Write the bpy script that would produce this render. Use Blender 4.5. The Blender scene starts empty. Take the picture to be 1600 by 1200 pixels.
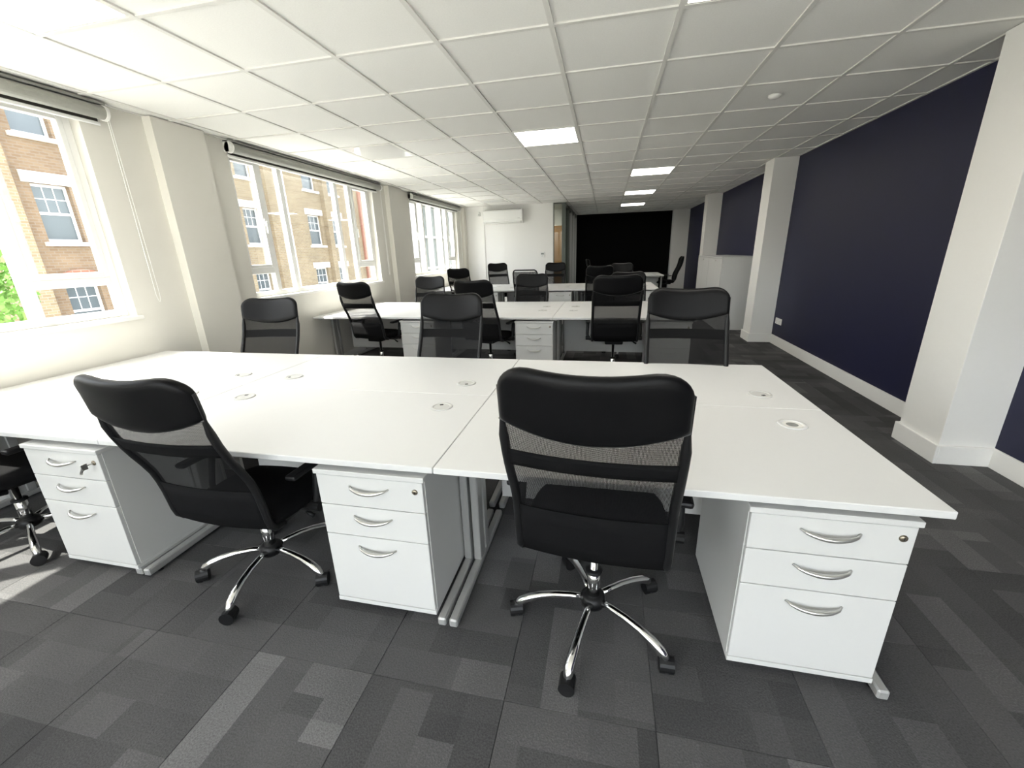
import bpy, bmesh, math, random
from mathutils import Vector, Matrix
random.seed(7)
PI = math.pi
scn = bpy.context.scene
COL = scn.collection

# ------------------------------------------------------------------ camera
F_PX = 649.2283
YAW, PITCH, ROLL = math.radians(-12.7989), math.radians(-17.596), math.radians(-1.8042)
fw = Vector((math.sin(YAW)*math.cos(PITCH), math.cos(YAW)*math.cos(PITCH), math.sin(PITCH)))
rt = Vector((math.cos(YAW), -math.sin(YAW), 0.0))
up = rt.cross(fw)
rt2 = rt*math.cos(ROLL) + up*math.sin(ROLL)
up2 = -rt*math.sin(ROLL) + up*math.cos(ROLL)
cam_d = bpy.data.cameras.new('camera'); cam = bpy.data.objects.new('camera', cam_d); COL.objects.link(cam)
cam_d.sensor_fit = 'HORIZONTAL'; cam_d.sensor_width = 36.0; cam_d.lens = F_PX/1600*36.0
cam_d.clip_start = 0.05; cam_d.clip_end = 300
m = Matrix((rt2, up2, -fw)).transposed().to_4x4(); m.translation = (0, 0, 1.4773)
cam.matrix_world = m
scn.camera = cam

# ------------------------------------------------------------------ world, sun, exposure
SUN_DIR = Vector((0.51, 0.35, -1.0)).normalized()          # the way the light travels
world = bpy.data.worlds.new('sky'); scn.world = world; world.use_nodes = True
wn, wl = world.node_tree.nodes, world.node_tree.links
wn.clear()
w_out = wn.new('ShaderNodeOutputWorld'); w_bg = wn.new('ShaderNodeBackground')
w_sky = wn.new('ShaderNodeTexSky'); w_sky.sky_type = 'NISHITA'; w_sky.sun_disc = False
w_sky.sun_elevation = math.asin(-SUN_DIR.z); w_sky.sun_rotation = math.radians(235); w_sky.dust_density = 3.0
w_hsv = wn.new('ShaderNodeHueSaturation'); w_hsv.inputs['Saturation'].default_value = 0.30
w_bg.inputs['Strength'].default_value = 0.95
wl.new(w_sky.outputs[0], w_hsv.inputs['Color']); wl.new(w_hsv.outputs[0], w_bg.inputs[0]); wl.new(w_bg.outputs[0], w_out.inputs[0])
sun_d = bpy.data.lights.new('sun', 'SUN'); sun_d.energy = 17.0; sun_d.angle = math.radians(0.6); sun_d.color = (1.0, 0.96, 0.88)
sun = bpy.data.objects.new('sun', sun_d); COL.objects.link(sun); sun.location = (-12, -8, 20)
sun.rotation_euler = (-SUN_DIR).to_track_quat('Z', 'Y').to_euler()
PANEL_STRENGTH = 8.5
scn.view_settings.view_transform = 'Standard'; scn.view_settings.look = 'None'
scn.view_settings.exposure = 0.80; scn.view_settings.gamma = 1.0; scn.view_settings.use_curve_mapping = False
scn.cycles.use_denoising = True
scn.cycles.max_bounces = 10; scn.cycles.diffuse_bounces = 5; scn.cycles.transparent_max_bounces = 24
scn.cycles.sample_clamp_indirect = 6.0

# ------------------------------------------------------------------ materials
def new_mat(name):
    mt = bpy.data.materials.new(name); mt.use_nodes = True
    nt = mt.node_tree
    return mt, nt, nt.nodes['Principled BSDF']

def plain(name, col, rough=0.5, metal=0.0, noise=0.0, nscale=40.0, bump=0.0, bscale=200.0, spec=None):
    mt, nt, b = new_mat(name)
    b.inputs['Base Color'].default_value = (*col, 1); b.inputs['Roughness'].default_value = rough
    b.inputs['Metallic'].default_value = metal
    if spec is not None: b.inputs['Specular IOR Level'].default_value = spec
    tc = nt.nodes.new('ShaderNodeTexCoord')
    n = nt.nodes.new('ShaderNodeTexNoise'); n.inputs['Scale'].default_value = nscale; n.inputs['Detail'].default_value = 3
    nt.links.new(tc.outputs['Object'], n.inputs['Vector'])
    mx = nt.nodes.new('ShaderNodeMix'); mx.data_type = 'RGBA'
    k = 1.0 - noise
    mx.inputs[6].default_value = (col[0]*k, col[1]*k, col[2]*k, 1)
    mx.inputs[7].default_value = (min(1, col[0]*(1+noise)), min(1, col[1]*(1+noise)), min(1, col[2]*(1+noise)), 1)
    nt.links.new(n.outputs[0], mx.inputs[0]); nt.links.new(mx.outputs[2], b.inputs['Base Color'])
    if bump > 0:
        n2 = nt.nodes.new('ShaderNodeTexNoise'); n2.inputs['Scale'].default_value = bscale; n2.inputs['Detail'].default_value = 2
        nt.links.new(tc.outputs['Object'], n2.inputs['Vector'])
        bp = nt.nodes.new('ShaderNodeBump'); bp.inputs['Strength'].default_value = bump; bp.inputs['Distance'].default_value = 0.002
        nt.links.new(n2.outputs[0], bp.inputs['Height']); nt.links.new(bp.outputs[0], b.inputs['Normal'])
    return mt

def emis(name, col, strength):
    mt, nt, b = new_mat(name)
    b.inputs['Base Color'].default_value = (0.8, 0.8, 0.78, 1); b.inputs['Roughness'].default_value = 0.4
    b.inputs['Emission Color'].default_value = (*col, 1); b.inputs['Emission Strength'].default_value = strength
    return mt

def glass_mat(name, tint, refl):
    mt, nt, b = new_mat(name); nt.nodes.remove(b)
    out = nt.nodes['Material Output']
    tr = nt.nodes.new('ShaderNodeBsdfTransparent'); tr.inputs[0].default_value = (*tint, 1)
    gl = nt.nodes.new('ShaderNodeBsdfGlossy'); gl.inputs['Roughness'].default_value = 0.02
    fr = nt.nodes.new('ShaderNodeFresnel'); fr.inputs[0].default_value = 1.45
    ml = nt.nodes.new('ShaderNodeMath'); ml.operation = 'MULTIPLY'; ml.inputs[1].default_value = refl
    mx = nt.nodes.new('ShaderNodeMixShader')
    nt.links.new(fr.outputs[0], ml.inputs[0]); nt.links.new(ml.outputs[0], mx.inputs[0])
    nt.links.new(tr.outputs[0], mx.inputs[1]); nt.links.new(gl.outputs[0], mx.inputs[2]); nt.links.new(mx.outputs[0], out.inputs[0])
    return mt

def mesh_fabric(name):
    """black woven net: solid threads around small see-through holes"""
    mt, nt, b = new_mat(name)
    b.inputs['Base Color'].default_value = (0.006, 0.006, 0.0065, 1); b.inputs['Roughness'].default_value = 0.7; b.inputs['Specular IOR Level'].default_value = 0.12
    out = nt.nodes['Material Output']
    tr = nt.nodes.new('ShaderNodeBsdfTransparent')
    tc = nt.nodes.new('ShaderNodeTexCoord')
    sp = nt.nodes.new('ShaderNodeSeparateXYZ'); cbx = nt.nodes.new('ShaderNodeCombineXYZ')
    nt.links.new(tc.outputs['Object'], sp.inputs[0]); nt.links.new(sp.outputs[0], cbx.inputs[0]); nt.links.new(sp.outputs[2], cbx.inputs[1])
    v = nt.nodes.new('ShaderNodeTexVoronoi'); v.voronoi_dimensions = '2D'; v.inputs['Scale'].default_value = 300.0; v.inputs['Randomness'].default_value = 0.12
    nt.links.new(cbx.outputs[0], v.inputs['Vector'])
    lt = nt.nodes.new('ShaderNodeMath'); lt.operation = 'LESS_THAN'; lt.inputs[1].default_value = 0.25
    nt.links.new(v.outputs['Distance'], lt.inputs[0])
    mx = nt.nodes.new('ShaderNodeMixShader')
    nt.links.new(lt.outputs[0], mx.inputs[0]); nt.links.new(b.outputs[0], mx.inputs[1]); nt.links.new(tr.outputs[0], mx.inputs[2])
    nt.links.new(mx.outputs[0], out.inputs[0])
    return mt

def carpet_mat():
    mt, nt, b = new_mat('carpet'); N = nt.nodes; L = nt.links
    b.inputs['Roughness'].default_value = 0.95; b.inputs['Specular IOR Level'].default_value = 0.1
    geo = N.new('ShaderNodeNewGeometry'); sep = N.new('ShaderNodeSeparateXYZ'); L.new(geo.outputs['Position'], sep.inputs[0])
    def M(op, a, c=None):
        n = N.new('ShaderNodeMath'); n.operation = op
        for i, s in enumerate((a, c)):
            if s is None: continue
            if isinstance(s, (int, float)): n.inputs[i].default_value = s
            else: L.new(s, n.inputs[i])
        return n.outputs[0]
    X, Yy = M('ADD', sep.outputs[0], 103.79), M('ADD', sep.outputs[1], 100.0)
    ix, iy = M('FLOOR', M('DIVIDE', X, 0.5)), M('FLOOR', M('DIVIDE', Yy, 0.5))
    wt = N.new('ShaderNodeTexWhiteNoise'); wt.noise_dimensions = '2D'
    cb = N.new('ShaderNodeCombineXYZ'); L.new(ix, cb.inputs[0]); L.new(iy, cb.inputs[1]); L.new(cb.outputs[0], wt.inputs['Vector'])
    par = M('GREATER_THAN', wt.outputs[0], 0.30)
    def pick(p, q):      # par ? p : q
        n = N.new('ShaderNodeMix'); n.data_type = 'FLOAT'; L.new(par, n.inputs[0]); L.new(q, n.inputs[2]); L.new(p, n.inputs[3]); return n.outputs[0]
    u, v = pick(X, Yy), pick(Yy, X)
    def tone(du, dv, seed):
        fu, fv = M('FLOOR', M('DIVIDE', u, du)), M('FLOOR', M('DIVIDE', M('ADD', v, M('MULTIPLY', M('FLOOR', M('DIVIDE', u, du)), 0.137)), dv))
        c = N.new('ShaderNodeCombineXYZ'); L.new(fu, c.inputs[0]); L.new(fv, c.inputs[1]); L.new(M('ADD', par, seed), c.inputs[2])
        w = N.new('ShaderNodeTexWhiteNoise'); w.noise_dimensions = '3D'; L.new(c.outputs[0], w.inputs['Vector']); return w.outputs[0]
    t = M('ADD', M('MULTIPLY', tone(0.125, 0.5, 1.3), 0.55), M('ADD', M('MULTIPLY', tone(0.25, 0.375, 5.7), 0.25), M('MULTIPLY', wt.outputs[0], 0.2)))
    nz = N.new('ShaderNodeTexNoise'); nz.inputs['Scale'].default_value = 170; nz.inputs['Detail'].default_value = 3
    L.new(geo.outputs['Position'], nz.inputs['Vector'])
    nz2 = N.new('ShaderNodeTexNoise'); nz2.inputs['Scale'].default_value = 2.2; L.new(geo.outputs['Position'], nz2.inputs['Vector'])
    t2 = M('ADD', M('MULTIPLY', t, 0.8), M('ADD', M('MULTIPLY', M('SUBTRACT', nz.outputs[0], 0.5), 0.75), M('MULTIPLY', M('SUBTRACT', nz2.outputs[0], 0.5), 0.45)))
    cr = N.new('ShaderNodeValToRGB'); L.new(t2, cr.inputs[0])
    e = cr.color_ramp.elements
    e[0].position = 0.05; e[0].color = (0.052, 0.052, 0.053, 1)
    e[1].position = 0.95; e[1].color = (0.185, 0.182, 0.183, 1)
    k = e.new(0.52); k.color = (0.096, 0.095, 0.096, 1)
    L.new(cr.outputs[0], b.inputs['Base Color'])
    bp = N.new('ShaderNodeBump'); bp.inputs['Strength'].default_value = 0.5; bp.inputs['Distance'].default_value = 0.004
    L.new(nz.outputs[0], bp.inputs['Height']); L.new(bp.outputs[0], b.inputs['Normal'])
    return mt

def brick_mat(name, c1, c2, mortar):
    mt, nt, b = new_mat(name); N = nt.nodes; L = nt.links
    b.inputs['Roughness'].default_value = 0.9
    geo = N.new('ShaderNodeNewGeometry'); sep = N.new('ShaderNodeSeparateXYZ'); L.new(geo.outputs['Position'], sep.inputs[0])
    sm = N.new('ShaderNodeMath'); sm.operation = 'ADD'; L.new(sep.outputs[0], sm.inputs[0]); L.new(sep.outputs[1], sm.inputs[1])
    cb = N.new('ShaderNodeCombineXYZ'); L.new(sm.outputs[0], cb.inputs[0]); L.new(sep.outputs[2], cb.inputs[1])
    br = N.new('ShaderNodeTexBrick'); L.new(cb.outputs[0], br.inputs['Vector'])
    br.inputs['Color1'].default_value = (*c1, 1); br.inputs['Color2'].default_value = (*c2, 1); br.inputs['Mortar'].default_value = (*mortar, 1)
    br.inputs['Scale'].default_value = 1.0; br.inputs['Brick Width'].default_value = 0.26; br.inputs['Row Height'].default_value = 0.095
    br.inputs['Mortar Size'].default_value = 0.012; br.inputs['Bias'].default_value = -0.1
    nz = N.new('ShaderNodeTexNoise'); nz.inputs['Scale'].default_value = 0.8; nz.inputs['Detail'].default_value = 4; L.new(geo.outputs['Position'], nz.inputs['Vector'])
    mx = N.new('ShaderNodeMix'); mx.data_type = 'RGBA'; mx.blend_type = 'MULTIPLY'; mx.inputs[0].default_value = 0.5
    L.new(br.outputs[0], mx.inputs[6]); L.new(nz.outputs[0], mx.inputs[7]); L.new(mx.outputs[2], b.inputs['Base Color'])
    return mt

MT = dict(
    laminate=plain('white_laminate', (0.66, 0.66, 0.65), 0.42, noise=0.01, spec=0.22),
    edge=plain('white_edge', (0.78, 0.77, 0.73), 0.4, noise=0.01),
    pedestal=plain('white_board', (0.61, 0.61, 0.595), 0.38, noise=0.01),
    wall=plain('cream_paint', (0.76, 0.74, 0.68), 0.7, noise=0.02, nscale=6, bump=0.05),
    white=plain('white_paint', (0.86, 0.85, 0.82), 0.6, noise=0.01),
    navy=plain('navy_paint', (0.0115, 0.0125, 0.042), 0.55, noise=0.06, nscale=5, bump=0.06, bscale=160, spec=0.4),
    black_wall=plain('matt_black', (0.003, 0.003, 0.003), 0.85, noise=0.1, spec=0.1),  # even near-black base colour, darker than the navy
    tile=plain('mineral_tile', (0.86, 0.855, 0.82), 0.9, noise=0.06, nscale=120, bump=0.25, bscale=240),
    rail=plain('grid_white', (0.74, 0.73, 0.69), 0.5, noise=0.02),
    void=plain('void_grey', (0.25, 0.25, 0.24), 0.9),
    leather=plain('black_leather', (0.005, 0.005, 0.0055), 0.40, noise=0.15, nscale=60, bump=0.10, bscale=380, spec=0.14),
    fabric=plain('black_fabric', (0.006, 0.006, 0.0065), 0.85, noise=0.2, nscale=120, bump=0.3, bscale=500, spec=0.1),
    net=mesh_fabric('black_net'),
    plastic=plain('black_plastic', (0.008, 0.008, 0.0085), 0.45, noise=0.1, spec=0.3),
    piping=plain('grey_piping', (0.10, 0.10, 0.10), 0.4),
    chrome=plain('chrome', (0.80, 0.80, 0.80), 0.09, 1.0),
    silver=plain('silver_paint', (0.42, 0.42, 0.41), 0.38, 0.35, noise=0.04),
    satin=plain('satin_metal', (0.62, 0.61, 0.58), 0.28, 0.9),
    brass=plain('dull_brass', (0.30, 0.26, 0.20), 0.3, 0.9),
    grommet=plain('grey_grommet', (0.55, 0.55, 0.53), 0.45),
    dark=plain('hole_shade', (0.03, 0.03, 0.03), 0.8),  # near-black colour stands in for shade inside holes, slots and facade openings
    blind=plain('grey_blind', (0.30, 0.30, 0.27), 0.6, noise=0.08, nscale=30),
    blind_dark=plain('brown_blind', (0.055, 0.050, 0.042), 0.8),
    upvc=plain('white_upvc', (0.84, 0.84, 0.82), 0.35),
    glass=glass_mat('window_glass', (0.95, 0.96, 0.95), 0.25),
    glass2=glass_mat('partition_glass', (0.80, 0.84, 0.82), 0.9),
    frame_grey=plain('grey_green_frame', (0.10, 0.115, 0.10), 0.4, 0.2),
    wood=plain('oak_veneer', (0.50, 0.26, 0.09), 0.5, noise=0.15, nscale=9),
    panel=emis('lit_diffuser', (1.0, 0.95, 0.86), PANEL_STRENGTH),
    diffuser=plain('unlit_diffuser', (0.84, 0.84, 0.82), 0.14, noise=0.01),
    screen=plain('lcd_grey', (0.25, 0.27, 0.25), 0.3),
    carpet=carpet_mat(),
    brick=brick_mat('yellow_brick', (0.44, 0.34, 0.20), (0.35, 0.25, 0.145), (0.43, 0.38, 0.30)),
    redbrick=brick_mat('red_brick', (0.50, 0.20, 0.13), (0.42, 0.16, 0.10), (0.45, 0.35, 0.28)),
    brownbrick=brick_mat('brown_brick', (0.32, 0.22, 0.135), (0.26, 0.17, 0.10), (0.31, 0.25, 0.19)),
    stone=plain('white_stone', (0.80, 0.76, 0.70), 0.8, noise=0.05, nscale=4),
    pane=plain('dark_pane', (0.12, 0.14, 0.15), 0.08),
    asphalt=plain('street_grey', (0.38, 0.38, 0.36), 0.9, noise=0.1, nscale=2),
    pale_ground=plain('pale_bounce', (0.62, 0.61, 0.57), 0.9, noise=0.1, nscale=2),  # kept pale so the added ground bounces more light
    palecladding=plain('pale_cladding', (0.20, 0.22, 0.205), 0.6, noise=0.2, nscale=1.2),
    leaf=plain('green_leaf', (0.16, 0.32, 0.06), 0.6, noise=0.5, nscale=3),
    bark=plain('brown_bark', (0.12, 0.09, 0.06), 0.9, noise=0.2),
)

# ------------------------------------------------------------------ helpers
def link(o, parent=None):
    COL.objects.link(o)
    if parent is not None: o.parent = parent
    return o

def obj(name, bm, mat, parent=None, smooth=False):
    me = bpy.data.meshes.new(name)
    bmesh.ops.recalc_face_normals(bm, faces=bm.faces[:])
    bm.to_mesh(me); bm.free()
    me.materials.append(MT[mat] if isinstance(mat, str) else mat)
    if smooth:
        for p in me.polygons: p.use_smooth = True
    return link(bpy.data.objects.new(name, me), parent)

def inst(name, me, parent=None, loc=(0, 0, 0), rz=0.0):
    o = link(bpy.data.objects.new(name, me), parent); o.location = loc; o.rotation_euler = (0, 0, rz)
    return o

def empty(name, loc=(0, 0, 0), rz=0.0, parent=None):
    o = link(bpy.data.objects.new(name, None), parent); o.location = loc; o.rotation_euler = (0, 0, rz); o.empty_display_size = 0.1
    return o

def tag(o, label, cat, group=None):
    o['label'] = label; o['category'] = cat
    if group: o['group'] = group
    return o

def struct(o, label=None):
    o['kind'] = 'structure'
    if label: o['label'] = label
    return o

def copy_tree(o, parent=None):
    c = o.copy(); COL.objects.link(c); c.parent = parent
    for ch in list(o.children): copy_tree(ch, c)
    return c

def box(bm, x0, x1, y0, y1, z0, z1, bevel=0.0, seg=1):
    r = bmesh.ops.create_cube(bm, size=1.0, matrix=Matrix.Translation(((x0+x1)/2, (y0+y1)/2, (z0+z1)/2)) @ Matrix.Diagonal((abs(x1-x0), abs(y1-y0), abs(z1-z0), 1)))
    if bevel > 0:
        es = {e for v in r['verts'] for e in v.link_edges}
        bmesh.ops.bevel(bm, geom=list(es), offset=bevel, segments=seg, affect='EDGES', profile=0.5)
    return bm

def bx(*a, **k): return box(bmesh.new(), *a, **k)

def tube(bm, pts, rad, n=10, caps=True, flat=1.0):
    pts = [Vector(p) for p in pts]
    if not isinstance(rad, (list, tuple)): rad = [rad]*len(pts)
    rings = []; ref = None
    for i, p in enumerate(pts):
        t = (pts[min(i+1, len(pts)-1)] - pts[max(i-1, 0)]).normalized()
        if ref is None:
            ref = Vector((0, 0, 1)) if abs(t.z) < 0.9 else Vector((1, 0, 0))
        a = (ref - t*ref.dot(t)).normalized(); ref = a; b = t.cross(a)
        rings.append([bm.verts.new(p + (a*math.cos(2*PI*k/n)*flat + b*math.sin(2*PI*k/n))*rad[i]) for k in range(n)])
    for i in range(len(rings)-1):
        for k in range(n):
            bm.faces.new((rings[i][k], rings[i][(k+1) % n], rings[i+1][(k+1) % n], rings[i+1][k]))
    if caps:
        bm.faces.new(rings[0][::-1]); bm.faces.new(rings[-1])
    return bm

def lathe(bm, prof, n=20, at=(0, 0, 0)):
    at = Vector(at); rings = []
    for r, z in prof:
        rings.append([bm.verts.new(at + Vector((r*math.cos(2*PI*k/n), r*math.sin(2*PI*k/n), z))) for k in range(n)])
    for i in range(len(rings)-1):
        for k in range(n):
            bm.faces.new((rings[i][k], rings[i][(k+1) % n], rings[i+1][(k+1) % n], rings[i+1][k]))
    if prof[0][0] > 1e-4: bm.faces.new(rings[0][::-1])
    if prof[-1][0] > 1e-4: bm.faces.new(rings[-1])
    return bm

def interp(tab, z):
    tab = sorted(tab)
    if z <= tab[0][0]: return tab[0][1]
    for (a, b), (c, d) in zip(tab, tab[1:]):
        if z <= c:
            s = (z-a)/(c-a); return b + (d-b)*s
    return tab[-1][1]

# ------------------------------------------------------------------ room dimensions
XL, XR = -3.79, 2.58            # inner faces of the window wall and the navy wall
Y0, YB, YF = -2.0, 11.40, 15.60 # wall behind the viewer, white end wall, black far wall
ZC = 2.6345
ZD = 0.739
GX, GY, GP = -2.3154, 2.7183, 0.66   # ceiling grid origin and pitch
SILL, HEAD = 1.07, 2.57
WINS = [(-0.05, 2.72), (4.00, 6.78), (8.15, 10.86)]

# ---- floor with carpet tiles
fl = struct(obj('floor', bx(XL-0.2, XR+0.12, Y0-0.1, YF+0.1, -0.12, -0.006), 'carpet'), 'dark grey carpet tile floor with lighter patches')
tile_bm = bx(-0.2492, 0.2492, -0.2492, 0.2492, -0.0065, 0.0, bevel=0.0012)
t0 = obj('carpet_tile', tile_bm, 'carpet', fl); first = True
n_tiles = 0
for iy in range(0, 20):
    for ix in range(13):
        cx, cy = XL + 0.25 + 0.5*ix, 0.25 + 0.5*iy
        if n_tiles >= 260: break
        if first: t0.location = (cx, cy, 0); first = False
        else: inst('carpet_tile', t0.data, fl, (cx, cy, 0))
        n_tiles += 1
# beyond and behind the single tiles the same carpet in one sheet
far_c = bmesh.new(); box(far_c, XL, XR, 10.0, YF, -0.006, 0.0); box(far_c, XL, XR, Y0, 0.0, -0.006, 0.0)
o = obj('carpet_sheet', far_c, 'carpet', fl); o['kind'] = 'stuff'

# ---- ceiling: slab, grid rails, tiles, recessed panels
ce = struct(obj('ceiling', bx(XL-0.2, XR+0.12, Y0-0.1, YF+0.1, ZC+0.12, ZC+0.2), 'void'), 'suspended ceiling of white mineral tiles in a metal grid')
gxs = [GX + GP*i for i in range(-2, 8)]
gys = [GY + GP*j for j in range(-8, 20) if Y0 < GY + GP*j < YF]
LIT = {(-1, -2), (2, 3), (4, -1), (4, 7), (4, 11), (4, 15), (0, 14)}
UNLIT = {(-1, 3), (-1, 11)}
for x in gxs: obj('grid_rail', bx(x-0.014, x+0.014, Y0, YF, ZC, ZC+0.03), 'rail', ce)
for y in gys: obj('grid_rail', bx(XL, XR, y-0.013, y+0.013, ZC+0.0004, ZC+0.028), 'rail', ce)
for a0, a1, b0, b1 in ((XL, XL+0.022, Y0, YF), (XR-0.022, XR, Y0, YF), (XL, XR, Y0, Y0+0.022), (XL, XR, YF-0.022, YF)):
    obj('wall_angle', bx(a0, a1, b0, b1, ZC-0.0006, ZC+0.03), 'rail', ce)
tb = {}
xe = [XL] + gxs + [XR]; ye = [Y0] + gys + [YF]
n_ct = 0
for a in range(len(xe)-1):
    for b in range(len(ye)-1):
        i, j = a-3, round((ye[b]-GY)/GP) if b else -99
        if (i, j) in LIT or (i, j) in UNLIT: continue
        w, d = xe[a+1]-xe[a]-0.016, ye[b+1]-ye[b]-0.016
        key = (round(w, 3), round(d, 3))
        if key not in tb:
            bmx = bx(-w/2, w/2, -d/2, d/2, 0.0, 0.014, bevel=0.003)
            me = bpy.data.meshes.new('ceiling_tile'); bmx.to_mesh(me); bmx.free(); me.materials.append(MT['tile']); tb[key] = me
        inst('ceiling_tile', tb[key], ce, ((xe[a]+xe[a+1])/2, (ye[b]+ye[b+1])/2, ZC+0.009)); n_ct += 1

PANEL_LABELS = {
    (-1, -2): 'lit square ceiling panel at the top left, over the left desks',
    (2, 3): 'largest whole lit ceiling panel, above the middle of the second desk row',
    (4, -1): 'lit ceiling panel cut off by the top edge of the photo',
    (4, 7): 'lit ceiling panel, nearest of the three in line towards the black wall',
    (4, 11): 'lit ceiling panel, middle of the three in line towards the black wall',
    (4, 15): 'lit ceiling panel closest to the black far wall',
    (0, 14): 'added unseen ceiling panel brightening the glazed side room',  # lamp added out of view to light the side room
    (-1, 3): 'unlit glossy ceiling panel by the second window',
    (-1, 11): 'unlit ceiling panel by the third window, near the air conditioner',
}
for (i, j), lab in PANEL_LABELS.items():
    cx, cy = GX + GP*(i+0.5), GY + GP*(j+0.5); h = GP/2 - 0.012
    r = empty('ceiling_light', (cx, cy, ZC)); tag(r, lab, 'ceiling light', 'recessed ceiling panels')
    fb = bmesh.new()
    for (a0, a1, b0, b1) in ((-h, h, -h, -h+0.014), (-h, h, h-0.014, h), (-h, -h+0.014, -h+0.014, h-0.014), (h-0.014, h, -h+0.014, h-0.014)):
        box(fb, a0, a1, b0, b1, 0.002, 0.03)
    obj('frame', fb, 'rail', r)
    obj('diffuser', bx(-h+0.014, h-0.014, -h+0.014, h-0.014, 0.004, 0.012), 'panel' if (i, j) in LIT else 'diffuser', r)
sd = tag(obj('smoke_detector', lathe(bmesh.new(), [(0.001, -0.028), (0.030, -0.026), (0.046, -0.014), (0.050, 0.0)], 20), 'white', smooth=True), 'small round white detector on the ceiling towards the navy wall', 'detector')
sd.location = (1.30, 4.34, ZC+0.006)

# ---- window wall
wb = bmesh.new(); WX0 = XL-0.20
ys = [Y0] + [v for w in WINS for v in w] + [YF]
for k in range(0, len(ys), 2): box(wb, WX0, XL, ys[k], ys[k+1], 0, ZC+0.1)
for (a, b) in WINS:
    box(wb, WX0, XL, a, b, 0, SILL); box(wb, WX0, XL, a, b, HEAD, ZC+0.1)
struct(obj('wall_left', wb, 'wall'), 'cream painted window wall')
for k, (a, b) in enumerate([(3.20, 3.69), (7.20, 7.69), (11.20, YB)]):
    o = struct(obj('pier', bx(XL-0.01, XL+0.085, a, b, 0, ZC), 'wall'), ['cream wall pier between the first and second windows', 'cream wall pier between the second and third windows', 'cream wall pier in the corner by the white end wall'][k])
segs = [(Y0, 3.20), (3.69, 7.20), (7.69, 11.20)]
bb = bmesh.new()
for a, b in segs: box(bb, XL, XL+0.018, a, b, 0, 0.12, bevel=0.003)
for a, b in [(3.19, 3.70), (7.19, 7.70)]: box(bb, XL+0.08, XL+0.103, a, b, 0, 0.12, bevel=0.003)
struct(obj('baseboard_left', bb, 'white'), 'white skirting under the windows')

def window(n, a, b, label, mulls, rear=False):
    sill = SILL-0.72 if rear else SILL
    r = struct(empty('window_%d' % n, (b, Y0-0.115, sill), PI/2) if rear else empty('window_%d' % n, (XL-0.115, a, sill)), label)
    W, H = b-a, HEAD-sill; D = 0.03
    fb = bmesh.new()
    for q in ((0, 0.055, 0, H), (W-0.055, W, 0, H), (0.055, W-0.055, 0, 0.055), (0.055, W-0.055, H-0.055, H)):
        box(fb, -D, D, q[0], q[1], q[2], q[3], bevel=0.004)
    obj('frame', fb, 'upvc', r)
    cuts = [0.055]
    for my in mulls:
        obj('mullion', bx(-D, D, my-0.035, my+0.035, 0.055, H-0.055, bevel=0.004), 'upvc', r); cuts += [my-0.035, my+0.035]
    cuts.append(W-0.055)
    for k in range(0, len(cuts), 2):
        c0, c1 = cuts[k], cuts[k+1]
        side = k in (0, len(cuts)-2)
        if side:      # opening light over a small fixed light
            tz = 0.285
            obj('transom', bx(-D, D, c0, c1, tz-0.032, tz+0.032, bevel=0.004), 'upvc', r)
            obj('pane', bx(-0.004, 0.004, c0, c1, 0.055, tz-0.032), 'glass', r)
            cb = bmesh.new(); z0, z1 = tz+0.032, H-0.055
            for q in ((c0, c0+0.04, z0, z1), (c1-0.04, c1, z0, z1), (c0+0.04, c1-0.04, z0, z0+0.04), (c0+0.04, c1-0.04, z1-0.04, z1)):
                box(cb, -0.012, 0.042, q[0], q[1], q[2], q[3], bevel=0.004)
            s = obj('casement', cb, 'upvc', r)
            hy = c1-0.02 if k == 0 else c0+0.02
            hb = bmesh.new(); box(hb, 0.042, 0.054, hy-0.012, hy+0.012, 0.78, 0.86, bevel=0.003); box(hb, 0.054, 0.072, hy-0.009, hy+0.009, 0.70, 0.83, bevel=0.004)
            obj('handle', hb, 'upvc', s)
            obj('pane', bx(-0.004, 0.004, c0+0.04, c1-0.04, z0+0.04, z1-0.04), 'glass', r)
        else:
            obj('pane', bx(-0.004, 0.004, c0, c1, 0.055, H-0.055), 'glass', r)
    obj('sill', bx(0.03, 0.135, -0.04, W+0.04, -0.032, -0.002, bevel=0.006, seg=2), 'white', r)
    return r
window(1, *WINS[0], 'nearest window, with red and yellow brick piers outside', [0.52, 0.87, 1.87, 2.20])
window(2, *WINS[1], 'middle window looking onto sash windows in a brick facade', [0.47, 0.80, 1.90, 2.25])
window(3, *WINS[2], 'farthest window, beside the white end wall', [0.47, 0.80, 1.86, 2.20])

window(4, -3.40, -0.60, 'window behind the viewer on the street side', [0.75, 2.05], True)
window(5, -0.30, 2.30, 'window behind the viewer on the navy wall side', [0.75, 1.85], True)

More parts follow.
